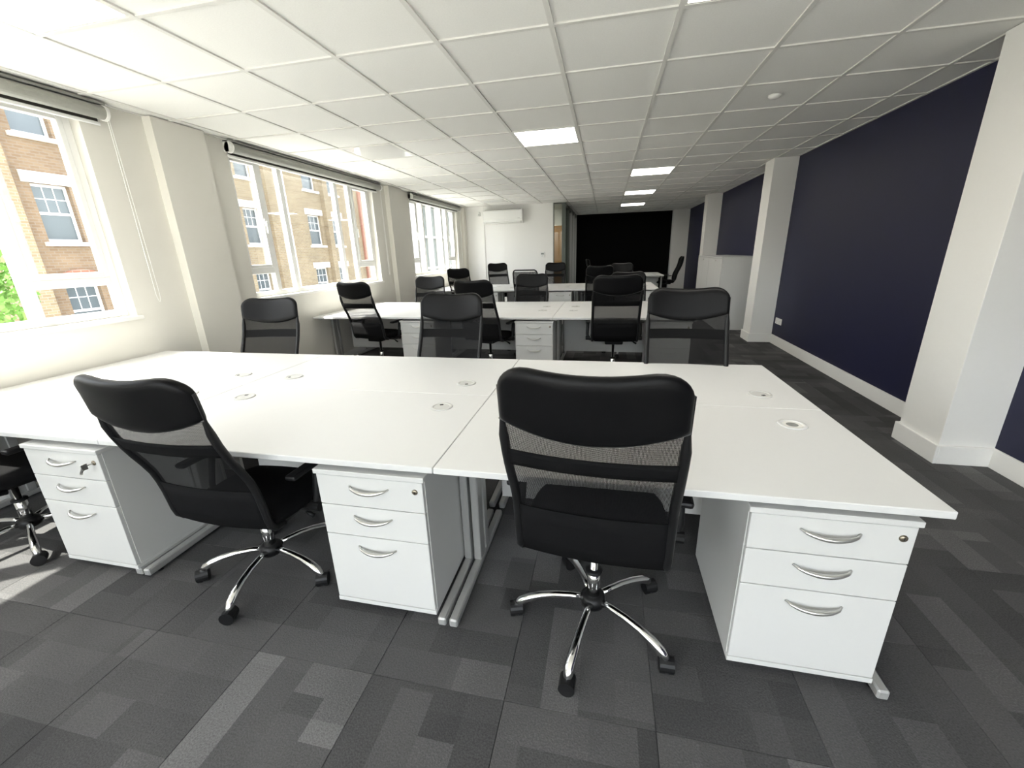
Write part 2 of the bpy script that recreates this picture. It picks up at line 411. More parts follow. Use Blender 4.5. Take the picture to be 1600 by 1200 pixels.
def blind(a, b, label):
    r = empty('roller_blind', (XL+0.062, a, ZC)); tag(r, label, 'roller blind', 'roller blinds over the windows')
    W = b-a; zc = -0.072
    rb = bmesh.new(); tube(rb, [(0, 0.02, zc), (0, W-0.02, zc)], 0.047, 20)
    obj('roll', rb, 'blind', r, smooth=False)
    obj('bracket_rail', bx(-0.06, 0.03, 0, W, -0.022, -0.003, bevel=0.003), 'blind', r)
    for y in (0.0, W-0.018):
        cb = bmesh.new(); tube(cb, [(0, y, zc), (0, y+0.018, zc)], 0.054, 20); box(cb, -0.06, 0.0, y, y+0.018, zc-0.04, -0.003)
        obj('end_cap', cb, 'white', r)
    obj('hanging_fabric', bx(-0.0475, -0.0455, 0.03, W-0.03, zc-0.062, zc), 'blind_dark', r)
    obj('bottom_bar', bx(-0.056, -0.036, 0.02, W-0.02, zc-0.082, zc-0.058, bevel=0.004), 'upvc', r)
    pts = [(0.0, W+0.006, zc+0.045)]
    zl = -1.47
    pts += [(0.0, W+0.006, zc), (0.004, W-0.002, zl+0.06), (0.004, W+0.006, zl+0.01), (0.004, W+0.016, zl), (0.004, W+0.026, zl+0.02), (0.004, W+0.028, zl+0.08), (0.0, W+0.020, zc), (0.0, W+0.014, zc+0.045)]
    c = bmesh.new(); tube(c, pts, 0.0022, 6); obj('pull_chain', c, 'upvc', r)
blind(-0.10, 2.87, 'grey rolled-up blind above the nearest window at the left edge')
blind(3.97, 6.93, 'grey rolled-up blind above the middle window')
blind(8.10, 10.95, 'grey rolled-up blind above the farthest window')

# ---- navy wall, white columns, skirting
struct(obj('wall_right', bx(XR, XR+0.12, Y0, YF+0.1, 0, ZC+0.1), 'navy'), 'navy blue painted long wall')
CX = 2.265
cols = [(3.135, 3.54), (7.185, 7.54), (11.30, 11.62)]
cl_lab = ['nearest white column against the navy wall', 'second white column against the navy wall, in front of the cabinets', 'third white column against the navy wall, behind the cabinets']
bb = bmesh.new(); prev = Y0
for k, (a, b) in enumerate(cols):
    c = struct(obj('column', bx(CX, XR+0.01, a, b, 0, ZC, bevel=0.002), 'white'), cl_lab[k])
    s = bmesh.new(); box(s, CX-0.02, CX, a-0.02, b+0.02, 0, 0.135, bevel=0.003); box(s, CX, XR, a-0.02, a, 0, 0.135, bevel=0.003); box(s, CX, XR, b, b+0.02, 0, 0.135, bevel=0.003)
    obj('skirting', s, 'white', c)
    box(bb, XR-0.02, XR, prev, a-0.02, 0, 0.135, bevel=0.003); prev = b+0.02
box(bb, XR-0.02, XR, prev, YF-0.25, 0, 0.135, bevel=0.003)
struct(obj('baseboard_right', bb, 'white'), 'white skirting along the navy wall')
c = struct(obj('column', bx(2.08, XR+0.01, 15.30, YF, 0, ZC, bevel=0.002), 'white'), 'white column in the far corner beside the black wall')
so = tag(empty('wall_socket', (XR, 6.98, 0.36)), 'white double socket low on the navy wall, beside the second column', 'socket')
obj('plate', bx(-0.012, 0, -0.11, 0.11, -0.045, 0.045, bevel=0.004), 'white', so)
for y in (-0.05, 0.05):
    obj('rocker', bx(-0.015, -0.011, y-0.012, y+0.012, 0.012, 0.034, bevel=0.002), 'upvc', so)
    h = bmesh.new(); box(h, -0.0126, -0.011, y-0.003, y+0.003, -0.006, 0.004); box(h, -0.0126, -0.011, y-0.014, y-0.007, -0.026, -0.020); box(h, -0.0126, -0.011, y+0.007, y+0.014, -0.026, -0.020)
    obj('pin_holes', h, 'dark', so)

# ---- end walls
struct(obj('wall_back', bx(XL-0.01, -1.37, YB, YB+0.10, 0, ZC+0.1), 'white'), 'white end wall with the air conditioner')
struct(obj('baseboard_back', bx(XL, -1.37, YB-0.018, YB, 0, 0.12, bevel=0.003), 'white'), 'white skirting on the end wall')
struct(obj('trim_1', bx(-3.235, -3.205, YB-0.02, YB, 0.12, ZC, bevel=0.003), 'white'), 'thin white vertical cover strip on the end wall')
struct(obj('wall_far', bx(-1.2, XR+0.1, YF, YF+0.12, 0, ZC+0.1), 'black_wall'), 'black far wall')
wb = bmesh.new(); BW = [(-3.40, -0.60), (-0.30, 2.30)]
for a, b in ((XL-0.2, BW[0][0]), (BW[0][1], BW[1][0]), (BW[1][1], XR+0.12)): box(wb, a, b, Y0-0.2, Y0, 0, ZC+0.1)
for a, b in BW: box(wb, a, b, Y0-0.2, Y0, 0, SILL-0.72); box(wb, a, b, Y0-0.2, Y0, HEAD, ZC+0.1)
struct(obj('wall_front', wb, 'white'), 'white window wall behind the viewer')
struct(obj('wall_inner', bx(XL-0.01, -1.16, 13.30, 13.40, 0, ZC+0.1), 'white'), 'white wall inside the glazed side room')
dr = struct(empty('door_1', (-1.75, 13.28, 0)), 'oak door seen through the narrow glass strip')
obj('leaf', bx(-0.45, 0.45, -0.022, 0.022, 0.005, 2.12, bevel=0.003), 'wood', dr)
fb = bmesh.new(); box(fb, -0.52, -0.455, -0.03, 0.02, 0, 2.19); box(fb, 0.455, 0.52, -0.03, 0.02, 0, 2.19); box(fb, -0.455, 0.455, -0.03, 0.02, 2.125, 2.19)
obj('door_frame', fb, 'wood', dr)
hb = bmesh.new(); tube(hb, [(0.38, -0.02, 1.0), (0.38, -0.07, 1.0), (0.27, -0.07, 1.0)], 0.010, 8); obj('door_handle', hb, 'satin', dr)
pt = struct(empty('glass_partition', (-1.1, YB, 0)), 'grey framed glass partition beside the black wall')
for y in (0.05, 1.0, 2.05, 3.1, 4.15):
    obj('post', bx(-0.05, 0.05, y-0.035, y+0.035, 0.0, ZC, bevel=0.004), 'frame_grey' if y < 2 else 'silver', pt)
for (z0, z1) in ((0.0, 0.08), (ZC-0.09, ZC)):
    obj('rail', bx(-0.035, 0.035, 0.085, 4.115, z0, z1, bevel=0.004), 'frame_grey', pt)
for k in range(4):
    y = (0.05, 1.0, 2.05, 3.1, 4.15)
    obj('pane', bx(-0.005, 0.005, y[k]+0.035, y[k+1]-0.035, 0.08, ZC-0.09), 'glass2', pt)
obj('pane', bx(-0.255, -0.05, 0.045, 0.055, 0.02, ZC-0.02), 'glass2', pt)
obj('post', bx(-0.268, -0.253, 0.02, 0.08, 0.0, ZC), 'frame_grey', pt)
for z0, z1 in ((0.0, 0.02), (ZC-0.02, ZC)): obj('rail', bx(-0.253, -0.05, 0.02, 0.08, z0, z1), 'frame_grey', pt)

ac = tag(empty('air_conditioner', (-2.66, YB, 2.20)), 'white wall air conditioner high on the end wall', 'air conditioner')
b_ = bmesh.new()
prof = [(0.0, 0.0), (-0.12, 0.0), (-0.19, 0.045), (-0.205, 0.12), (-0.20, 0.30), (-0.18, 0.325), (0.0, 0.33)]
L_ = [b_.verts.new((-0.52, y, z)) for y, z in prof]; R_ = [b_.verts.new((0.52, y, z)) for y, z in prof]
for k in range(len(prof)): b_.faces.new((L_[k], L_[(k+1) % len(prof)], R_[(k+1) % len(prof)], R_[k]))
b_.faces.new(L_[::-1]); b_.faces.new(R_)
obj('casing', b_, 'upvc', ac)
o = obj('flap', bx(-0.46, 0.46, -0.008, 0.004, -0.035, 0.035, bevel=0.003), 'upvc', ac); o.location = (0, -0.172, 0.028); o.rotation_euler = (math.radians(-52), 0, 0)
obj('front_panel', bx(-0.515, 0.515, -0.212, -0.199, 0.085, 0.300, bevel=0.005), 'upvc', ac)
obj('intake_slot', bx(-0.48, 0.48, -0.15, -0.05, 0.326, 0.334), 'dark', ac)
obj('indicator', bx(0.40, 0.46, -0.2135, -0.211, 0.10, 0.112), 'grommet', ac)
th = tag(empty('thermostat', (-1.655, YB, 1.39)), 'small white thermostat on the end wall near the glass strip', 'thermostat')
obj('case', bx(-0.062, 0.062, -0.018, 0, -0.07, 0.07, bevel=0.005), 'upvc', th)
obj('display', bx(-0.035, 0.04, -0.0195, -0.017, 0.005, 0.045), 'screen', th)
obj('button', bx(-0.02, 0.02, -0.021, -0.017, -0.04, -0.025, bevel=0.001), 'grommet', th)
se = tag(empty('motion_sensor', (-3.33, YB, 2.46)), 'small white sensor high on the end wall left of the air conditioner', 'sensor')
obj('case', bx(-0.03, 0.03, -0.05, 0, -0.05, 0.05, bevel=0.012, seg=2), 'upvc', se)
obj('lens', bx(-0.02, 0.02, -0.056, -0.048, -0.035, 0.0, bevel=0.004), 'grommet', se)

# ------------------------------------------------------------------ desks
def grommet(parent, x, y, kind):
    g = obj('grommet', lathe(bmesh.new(), [(0.040, 0.0005), (0.040, 0.004), (0.047, 0.005), (0.054, 0.004), (0.057, 0.0005)], 32), 'laminate' if kind == 'open' else 'grommet', parent, smooth=True)
    g.location = (x, y, 0)
    if kind == 'open':
        obj('hole_lining', lathe(bmesh.new(), [(0.0405, 0.0012), (0.024, 0.0011), (0.022, 0.0010)], 24), 'edge', g)
        obj('hole', lathe(bmesh.new(), [(0.001, 0.0016), (0.023, 0.0015)], 24), 'void', g)  # flat grey disc, the depth of the opening is shaded by colour
    else:
        obj('lid', lathe(bmesh.new(), [(0.001, 0.0030), (0.0385, 0.0028), (0.040, 0.001)], 24), 'grommet', g)
        s = obj('cable_slot', bx(-0.008, 0.010, 0.018, 0.032, 0.0028, 0.0040), 'dark', g)
        s.location = (0, 0, 0); s.rotation_euler = (0, 0, random.choice((0.4, -0.7, 2.6)))
    return g

def desk(x0, y0, w, d, far, label, group, kinds=('lid', 'lid'), ends=False):
    """origin at the floor under the sitting edge, left end; 'far' desks are turned round"""
    if far: r = empty('desk', (x0+w, y0+d, 0), PI)
    else: r = empty('desk', (x0, y0, 0))
    tag(r, label, 'desk', group)
    g = 0.0015
    top = obj('tabletop', bx(g, w-g, g, d-g, ZD-0.025, ZD, bevel=0.0025), 'laminate', r)
    for k, gx in enumerate((0.20, w-0.20)):
        if kinds[k]:
            go = grommet(r, gx, d-0.20, kinds[k]); go.location.z = ZD
    for k, lx in enumerate((0.030, w-0.045 if ends else w-0.0195) if not far else (0.030, w-0.030)):
        lb = bmesh.new()
        box(lb, lx-0.018, lx+0.018, -0.012, d-0.03, 0.012, 0.050, bevel=0.006)
        f = obj('foot', lb, 'silver', r)
        for fy in (0.05, d-0.07):
            obj('levelling_pad', lathe(bmesh.new(), [(0.014, 0.0), (0.014, 0.012)], 12, (lx, fy, 0)), 'plastic', f)
        ub = bmesh.new(); box(ub, lx-0.018, lx+0.018, 0.345, 0.395, 0.050, ZD-0.055, bevel=0.004); box(ub, lx-0.018, lx+0.018, 0.435, 0.485, 0.050, ZD-0.055, bevel=0.004)
        box(ub, lx-0.010, lx+0.010, 0.395, 0.435, 0.052, ZD-0.056)
        obj('upright', ub, 'silver', r)
        obj('top_arm', bx(lx-0.018, lx+0.018, 0.10, d-0.05, ZD-0.055, ZD-0.026, bevel=0.003), 'silver', r)
    obj('crossbar', bx(0.065, w-0.065, 0.40, 0.43, ZD-0.085, ZD-0.045, bevel=0.003), 'silver', r)
    mo = obj('modesty_panel', bx(0.07, w-0.07, d-0.09, d-0.072, 0.18, ZD-0.03, bevel=0.001), 'pedestal', r)
    for sx in (0.16, w-0.16):
        o = obj('screw_cap', lathe(bmesh.new(), [(0.009, 0), (0.008, 0.003), (0.001, 0.0035)], 12), 'grommet', mo); o.rotation_euler = (PI/2, 0, 0); o.location = (sx, d-0.09, 0.30)
    return r

SEAM = [-3.770, -2.180, -0.590, 1.000]
R1 = (1.247, 0.803); R2 = (4.815, 0.803); R3 = (8.45, 0.803)
colname = ['left end, against the window wall', 'middle of the row', 'right end, by the aisle']
G1, G2, G3 = 'desks in the front row', 'desks in the second row', 'desks in the third row'
d1n = ['white desk nearest the viewer by the window, front row left end', 'white desk in the middle of the front row, viewer side', 'white desk at the front right with the open cable hole']
d1f = ['white desk at the far side of the front row, by the window', 'white desk at the far side of the front row, in the middle', 'white desk at the far side of the front row, by the aisle']
d2n = ['white desk of the second row, near side, by the window', 'white desk of the second row, near side, middle', 'white desk of the second row, near side, aisle end']
d2f = ['white desk of the second row, far side, by the window', 'white desk of the second row, far side, middle', 'white desk of the second row, far side, aisle end']
d3n = ['white desk of the third row, near side, by the window', 'white desk of the third row, near side, middle', 'white desk of the third row, near side, aisle end']
d3f = ['white desk of the third row, far side, by the window', 'white desk of the third row, far side, middle', 'white desk of the third row, far side, aisle end']
for k in range(3):
    w = SEAM[k+1]-SEAM[k]
    desk(SEAM[k], R1[0], w, R1[1], False, d1n[k], G1, ('lid', 'open') if k == 2 else ('lid', 'lid'), k == 2)
    desk(SEAM[k], R1[0]+R1[1], w, R1[1], True, d1f[k], G1)
    off = 0.0
    desk(SEAM[k]+off, R2[0], w, R2[1], False, d2n[k], G2)
    desk(SEAM[k]+off, R2[0]+R2[1], w, R2[1], True, d2f[k], G2)
    desk(SEAM[k], R3[0], w, R3[1], False, d3n[k], G3)
    desk(SEAM[k], R3[0]+R3[1], w, R3[1], True, d3f[k], G3)
desk(0.0, 12.60, 1.59, 0.803, False, 'white desk alone before the black wall, near side', 'desks by the black wall')
desk(0.0, 13.403, 1.59, 0.803, True, 'white desk before the black wall, far side', 'desks by the black wall')

# ------------------------------------------------------------------ pedestals
def pedestal_proto():
    r = empty('drawer_pedestal')
    W, D = 0.455, 0.56
    b = bmesh.new()
    box(b, 0, 0.018, 0.018, D, 0.066, 0.672); box(b, W-0.018, W, 0.018, D, 0.066, 0.672); box(b, 0.018, W-0.018, D-0.016, D, 0.066, 0.672)
    box(b, 0.018, W-0.018, 0.03, D-0.016, 0.40, 0.41)
    obj('carcass', b, 'pedestal', r)
    obj('top_panel', bx(-0.006, W+0.006, -0.006, D+0.002, 0.672, 0.692, bevel=0.002), 'pedestal', r)
    obj('base_panel', bx(0, W, 0.0, D, 0.046, 0.066, bevel=0.0015), 'pedestal', r)
    for z0, z1 in ((0.537, 0.668), (0.397, 0.5335), (0.070, 0.3935)):
        dz = obj('drawer', bx(0.003, W-0.003, 0.0, 0.018, z0, z1, bevel=0.0015), 'pedestal', r)
        zh = z1 - (0.040 if z1 > 0.5 else 0.045)
        h = bmesh.new(); pts = []; rr = []
        for q in range(13):
            s = -1 + q/6.0
            pts.append((0.228 + 0.082*s, -0.004 - 0.024*(1-s*s)**0.6 if abs(s) < 1 else -0.001, zh - 0.014*(1-s*s)))
            rr.append(0.0035 + 0.0045*(1-s*s))
        tube(h, pts, rr, 8); obj('handle', h, 'satin', dz, smooth=True)
    lk = obj('lock', lathe(bmesh.new(), [(0.0115, 0.0), (0.0115, 0.003), (0.009, 0.006), (0.001, 0.0062)], 18), 'brass', r, smooth=True)
    lk.rotation_euler = (PI/2, 0, 0); lk.location = (W-0.035, 0.0005, 0.628)
    o = obj('keyhole', bx(-0.0012, 0.0012, -0.005, 0.005, 0.0062, 0.0068), 'dark', lk)
    for x in (0.06, W-0.06):
        for y in (0.06, D-0.06):
            c = bmesh.new(); tube(c, [(x-0.014, y, 0.022), (x+0.014, y, 0.022)], 0.022, 14); box(c, x-0.010, x+0.010, y-0.012, y+0.012, 0.030, 0.046)
            obj('castor', c, 'plastic', r)
    return r
ped = pedestal_proto(); used = False
PEDS = [(0.476, 1.262, 0, 'white three-drawer pedestal under the right end of the front desk', 'front'),
        (-1.092, 1.252, 0, 'white three-drawer pedestal between the two front chairs', 'front'),
        (-2.645, 1.235, 0, 'white three-drawer pedestal with a key in its lock, by the window', 'front'),
        (-2.53, 4.835, 0, 'white pedestal under the second row, nearer the window', 'second'),
        (-1.04, 4.835, 0, 'white pedestal under the second row, in the middle of the photo', 'second'),
        (0.49, 4.84, 0, 'white pedestal under the second row, aisle end, mostly behind chairs', 'second'),
        (-2.62, 8.47, 0, 'white pedestal under the third row, nearer the window', 'third'),
        (-1.11, 8.47, 0, 'white pedestal under the third row, in the middle', 'third'),
        (0.42, 8.47, 0, 'white pedestal under the third row, aisle end', 'third')]
for x, y, rz, lab, grp in PEDS:
    p = ped if not used else copy_tree(ped)
    used = True
    p.location = (x, y, 0); p.rotation_euler = (0, 0, rz); tag(p, lab, 'pedestal', 'pedestals under the %s row' % grp)
    if 'key in' in lab:
        k = bmesh.new(); tube(k, [(0.42, 0.0, 0.628), (0.42, -0.028, 0.628)], 0.003, 6); box(k, 0.418, 0.422, -0.050, -0.026, 0.612, 0.640, bevel=0.001)
        tube(k, [(0.42, -0.046, 0.622), (0.412, -0.050, 0.606), (0.402, -0.046, 0.596)], 0.006, 6)
        obj('key', k, 'satin', p)

# ------------------------------------------------------------------ office chairs
PROF = [(1.12, -0.375), (1.05, -0.358), (0.95, -0.345), (0.88, -0.332), (0.78, -0.295), (0.70, -0.255), (0.64, -0.228), (0.54, -0.208), (0.44, -0.197), (0.40, -0.185), (0.37, -0.165)]
def smooth_prof(z): return sum(interp(PROF, z+dz) for dz in (-0.03, -0.015, 0, 0.015, 0.03))/5
def bow(z): return 0.020 + 0.022*max(0.0, min(1.0, (z-0.75)/0.3))        # the middle lies behind the edges
def back_pt(t, z, off=0.0, hw=0.245): return Vector((t*hw, smooth_prof(z) - bow(z)*(1-t*t) + off, z))

def grid_faces(bm, G, uv=None):
    lay = bm.loops.layers.uv.verify() if uv else None
    for i in range(len(G)-1):
        for j in range(len(G[0])-1):
            f = bm.faces.new((G[i][j], G[i][j+1], G[i+1][j+1], G[i+1][j]))
            if uv:
                for lp, (a, b) in zip(f.loops, ((i, j), (i, j+1), (i+1, j+1), (i+1, j))): lp[lay].uv = uv(a, b)

def headrest(low=0.958, drop=0.050, thick=0.020):
    bm = bmesh.new(); NT, NV = 28, 14
    def zt(t):
        a = max(0.0, (abs(t)-0.66)/0.34)
        return 1.122 - 0.010*(1-min(1, (t/0.6)**2)) - 0.075*(1-math.sqrt(max(0.0, 1-a*a)))
    def zb(t): return low - drop*(1-t*t)
    S = {}
    for side in (-1, 1):
        G = []
        for i in range(NT+1):
            t = math.sin((-1 + 2*i/NT)*PI/2)
            row = []
            for j in range(NV+1):
                v = 0.5-0.5*math.cos(PI*j/NV)
                z = zb(t) + (zt(t)-zb(t))*v
                e = min(1.0, (1-abs(t))/0.16)*1.0
                rnd = math.sqrt(max(0.0, 1-(1-min(1.0, (1-abs(t))/0.13))**2)) * math.sqrt(max(0.0, 1-(1-min(1.0, min(v, 1-v)/0.16))**2))
                th = 0.004 + thick*rnd
                p = back_pt(t, z, 0.0, 0.250 if z < 1.05 else 0.250)
                p.y += side*th - 0.006*0
                row.append(bm.verts.new(p))
            G.append(row)
        grid_faces(bm, G); S[side] = G
    A, B = S[-1], S[1]
    def bridge(la, lb):
        for k in range(len(la)-1): bm.faces.new((la[k], la[k+1], lb[k+1], lb[k]))
    bridge(A[0], B[0]); bridge(A[-1], B[-1]); bridge([r[0] for r in A], [r[0] for r in B]); bridge([r[-1] for r in A], [r[-1] for r in B])
    pipe = bmesh.new()
    tube(pipe, [back_pt(t, zb(t)+0.002, -0.007, 0.251) for t in [(-1+k/12) for k in range(25)]], 0.0032, 6)
    return bm, pipe

def net_panel(z0, z1, nz=22, nt=18, hw=0.24):
    bm = bmesh.new(); G = []
    for i in range(nt+1):
        t = -1+2*i/nt
        G.append([bm.verts.new(back_pt(t, z0+(z1-z0)*j/nz, 0.0, hw)) for j in range(nz+1)])
    grid_faces(bm, G, uv=lambda a, b: (a/nt*0.48, b/nz*(z1-z0)))
    return bm

def band(z0, z1, off, smile=0.0, th=0.006):
    bm = bmesh.new(); S = []
    for o_ in (off, off-th):
        G = []
        for i in range(21):
            t = -1+i/10; dz = -smile*(1-t*t)
            G.append([bm.verts.new(back_pt(t, z0+dz+(z1-z0)*j/3, o_, 0.242)) for j in range(4)])
        grid_faces(bm, G); S.append(G)
    A, B = S
    for la, lb in (([r[0] for r in A], [r[0] for r in B]), ([r[-1] for r in A], [r[-1] for r in B]), (A[0], B[0]), (A[-1], B[-1])):
        for k in range(len(la)-1): bm.faces.new((la[k], la[k+1], lb[k+1], lb[k]))
    return bm

def chair_proto(plain_net=False):
    r = empty('office_chair'); U = []
    if plain_net == 'padded':
        hb, pipe = headrest(0.44, 0.02, 0.034)
        h = obj('back_cushion', hb, 'leather', r, True); U.append(h); obj('piping', pipe, 'piping', h, True)
    elif plain_net:
        U.append(obj('back_net', net_panel(0.40, 1.09), 'net', r, True))
        pts = [back_pt(-1, z) for z in (0.40, 0.5, 0.6, 0.7, 0.8, 0.9, 1.0, 1.06)] + [back_pt(-0.93, 1.10), back_pt(-0.8, 1.12)] + [back_pt(t, 1.12) for t in (-0.5, -0.2, 0.2, 0.5)] + [back_pt(0.8, 1.12), back_pt(0.93, 1.10)] + [back_pt(1, z) for z in (1.06, 1.0, 0.9, 0.8, 0.7, 0.6, 0.5, 0.40)]
        U.append(obj('back_frame', tube(bmesh.new(), pts, 0.014, 8), 'plastic', r, True))
    else:
        hb, pipe = headrest()
        h = obj('headrest', hb, 'leather', r, True); U.append(h); obj('piping', pipe, 'piping', h, True)
        U.append(obj('back_net', net_panel(0.40, 0.955), 'net', r, True))
        for s in (-1, 1):
            fb = bmesh.new()
            pts = [back_pt(s, z) for z in (1.06, 1.0, 0.95, 0.9, 0.85, 0.8, 0.75, 0.7, 0.65, 0.6, 0.55, 0.5, 0.45, 0.42)] + [Vector((s*0.243, -0.170, 0.395)), Vector((s*0.24, -0.12, 0.385))]
            tube(fb, pts, [0.008]*3 + [0.015]*(len(pts)-3), 8)
            U.append(obj('back_stile', fb, 'plastic', r, True))
    if plain_net != 'padded': U.append(obj('lumbar_band', band(0.795, 0.855, -0.004), 'fabric', r, True))
    U.append(obj('lower_band', band(0.40, 0.60, -0.002), 'fabric', r, True))
    # seat cushion
    sb = bmesh.new(); S = []
    NX, NY = 16, 16
    for side in (0, 1):
        G = []
        for i in range(NX+1):
            t = math.sin((-1+2*i/NX)*PI/2); row = []
            for j in range(NY+1):
                s = math.sin((-1+2*j/NY)*PI/2)
                # squircle mapping
                x = t*math.sqrt(1-0.22*s*s); y = s*math.sqrt(1-0.22*t*t)
                e = max(0.0, 1-max(abs(t), abs(s))**6)
                z = (0.415 + 0.048*e**0.5 - (0.03*max(0, s)**3)) if side else (0.405 - 0.030*e**0.5 - 0.02*max(0, s)**3)
                row.append(sb.verts.new((x*0.262, 0.035 + y*0.245, z)))
            G.append(row)
        grid_faces(sb, G); S.append(G)
    A, B = S
    for la, lb in (([q[0] for q in A], [q[0] for q in B]), ([q[-1] for q in A], [q[-1] for q in B]), (A[0], B[0]), (A[-1], B[-1])):
        for k in range(len(la)-1): sb.faces.new((la[k], la[k+1], lb[k+1], lb[k]))
    U.append(obj('seat', sb, 'fabric', r, True))
    for s in (-1, 1):
        ab = tube(bmesh.new(), [(s*0.19, 0.02, 0.372), (s*0.265, 0.02, 0.372), (s*0.292, 0.025, 0.39), (s*0.300, 0.03, 0.43), (s*0.298, 0.05, 0.52), (s*0.296, 0.07, 0.585)], 0.014, 8, flat=1.3)
        a = obj('arm', ab, 'plastic', r, True); U.append(a)
        pb = bx(s*0.296-0.026, s*0.296+0.026, -0.10, 0.145, 0.580, 0.604, bevel=0.010, seg=2)
        obj('arm_pad', pb, 'plastic', a)
        kn = tube(bmesh.new(), [(s*0.268, 0.02, 0.385), (s*0.318, 0.02, 0.385)], 0.024, 12); obj('arm_knob', kn, 'plastic', a)
    U.append(obj('mechanism', bx(-0.10, 0.10, -0.12, 0.14, 0.335, 0.378, bevel=0.012, seg=2), 'plastic', r))
    lv = tube(bmesh.new(), [(0.08, 0.03, 0.352), (0.20, 0.03, 0.350), (0.235, 0.03, 0.335)], 0.0055, 6); tube(lv, [(0.225, 0.03, 0.340), (0.262, 0.03, 0.318)], [0.009, 0.012], 8)
    U.append(obj('lever', lv, 'plastic', r, True))
    # fixed lower part
    obj('gas_column', lathe(bmesh.new(), [(0.026, 0.13), (0.026, 0.262), (0.015, 0.266), (0.015, 0.42)], 18), 'chrome', r, True)
    obj('column_collar', lathe(bmesh.new(), [(0.026, 0.255), (0.034, 0.257), (0.034, 0.268), (0.016, 0.270)], 18), 'plastic', r, True)
    obj('base_hub', lathe(bmesh.new(), [(0.030, 0.092), (0.046, 0.098), (0.050, 0.118), (0.046, 0.142), (0.030, 0.150)], 22), 'plastic', r, True)
    for k in range(5):
        lb = tube(bmesh.new(), [(0.035, 0, 0.124), (0.09, 0, 0.127), (0.15, 0, 0.124), (0.21, 0, 0.113), (0.26, 0, 0.096), (0.295, 0, 0.076), (0.315, 0, 0.058), (0.318, 0, 0.050)],
                  [0.015, 0.0145, 0.015, 0.0165, 0.019, 0.020, 0.016, 0.010], 10)
        g = obj('base_leg', lb, 'chrome', r, True); g.rotation_euler = (0, 0, 2*PI*k/5)
        cb = bmesh.new()
        for s in (-1, 1): tube(cb, [(0.0, s*0.007, 0.0265), (0.0, s*0.024, 0.0265)], 0.0265, 16)
        tube(cb, [(0.0, -0.026, 0.034), (0.0, 0.026, 0.034)], [0.029, 0.029], 16); box(cb, -0.006, 0.006, -0.006, 0.006, 0.03, 0.062)
        c = obj('castor', cb, 'plastic', g); c.location = (0.318, 0, 0); c.rotation_euler = (0, 0, random.uniform(0, PI))
    for u in U: u['upper'] = 1
    return r
proto = chair_proto(); proto_net = chair_proto(True); proto_pad = chair_proto('padded'); proto_used = {False: False, True: False, 'padded': False}

def chair(hub, heading, lift, star, label, group, net=False):
    """heading: degrees clockwise from +y; star: direction of one base leg in world degrees"""
    src = {False: proto, True: proto_net, 'padded': proto_pad}[net]
    r = src if not proto_used[net] else copy_tree(src)
    proto_used[net] = True
    rz = -math.radians(heading)
    r.location = (hub[0], hub[1], 0); r.rotation_euler = (0, 0, rz)
    tag(r, label, 'office chair', group)
    k = 0
    for c in r.children:
        if c.get('upper'): c.location.z = lift
        elif c.name.startswith('base_leg'):
            c.rotation_euler = (0, 0, math.radians(star) - rz + 2*PI*k/5); k += 1
    return r

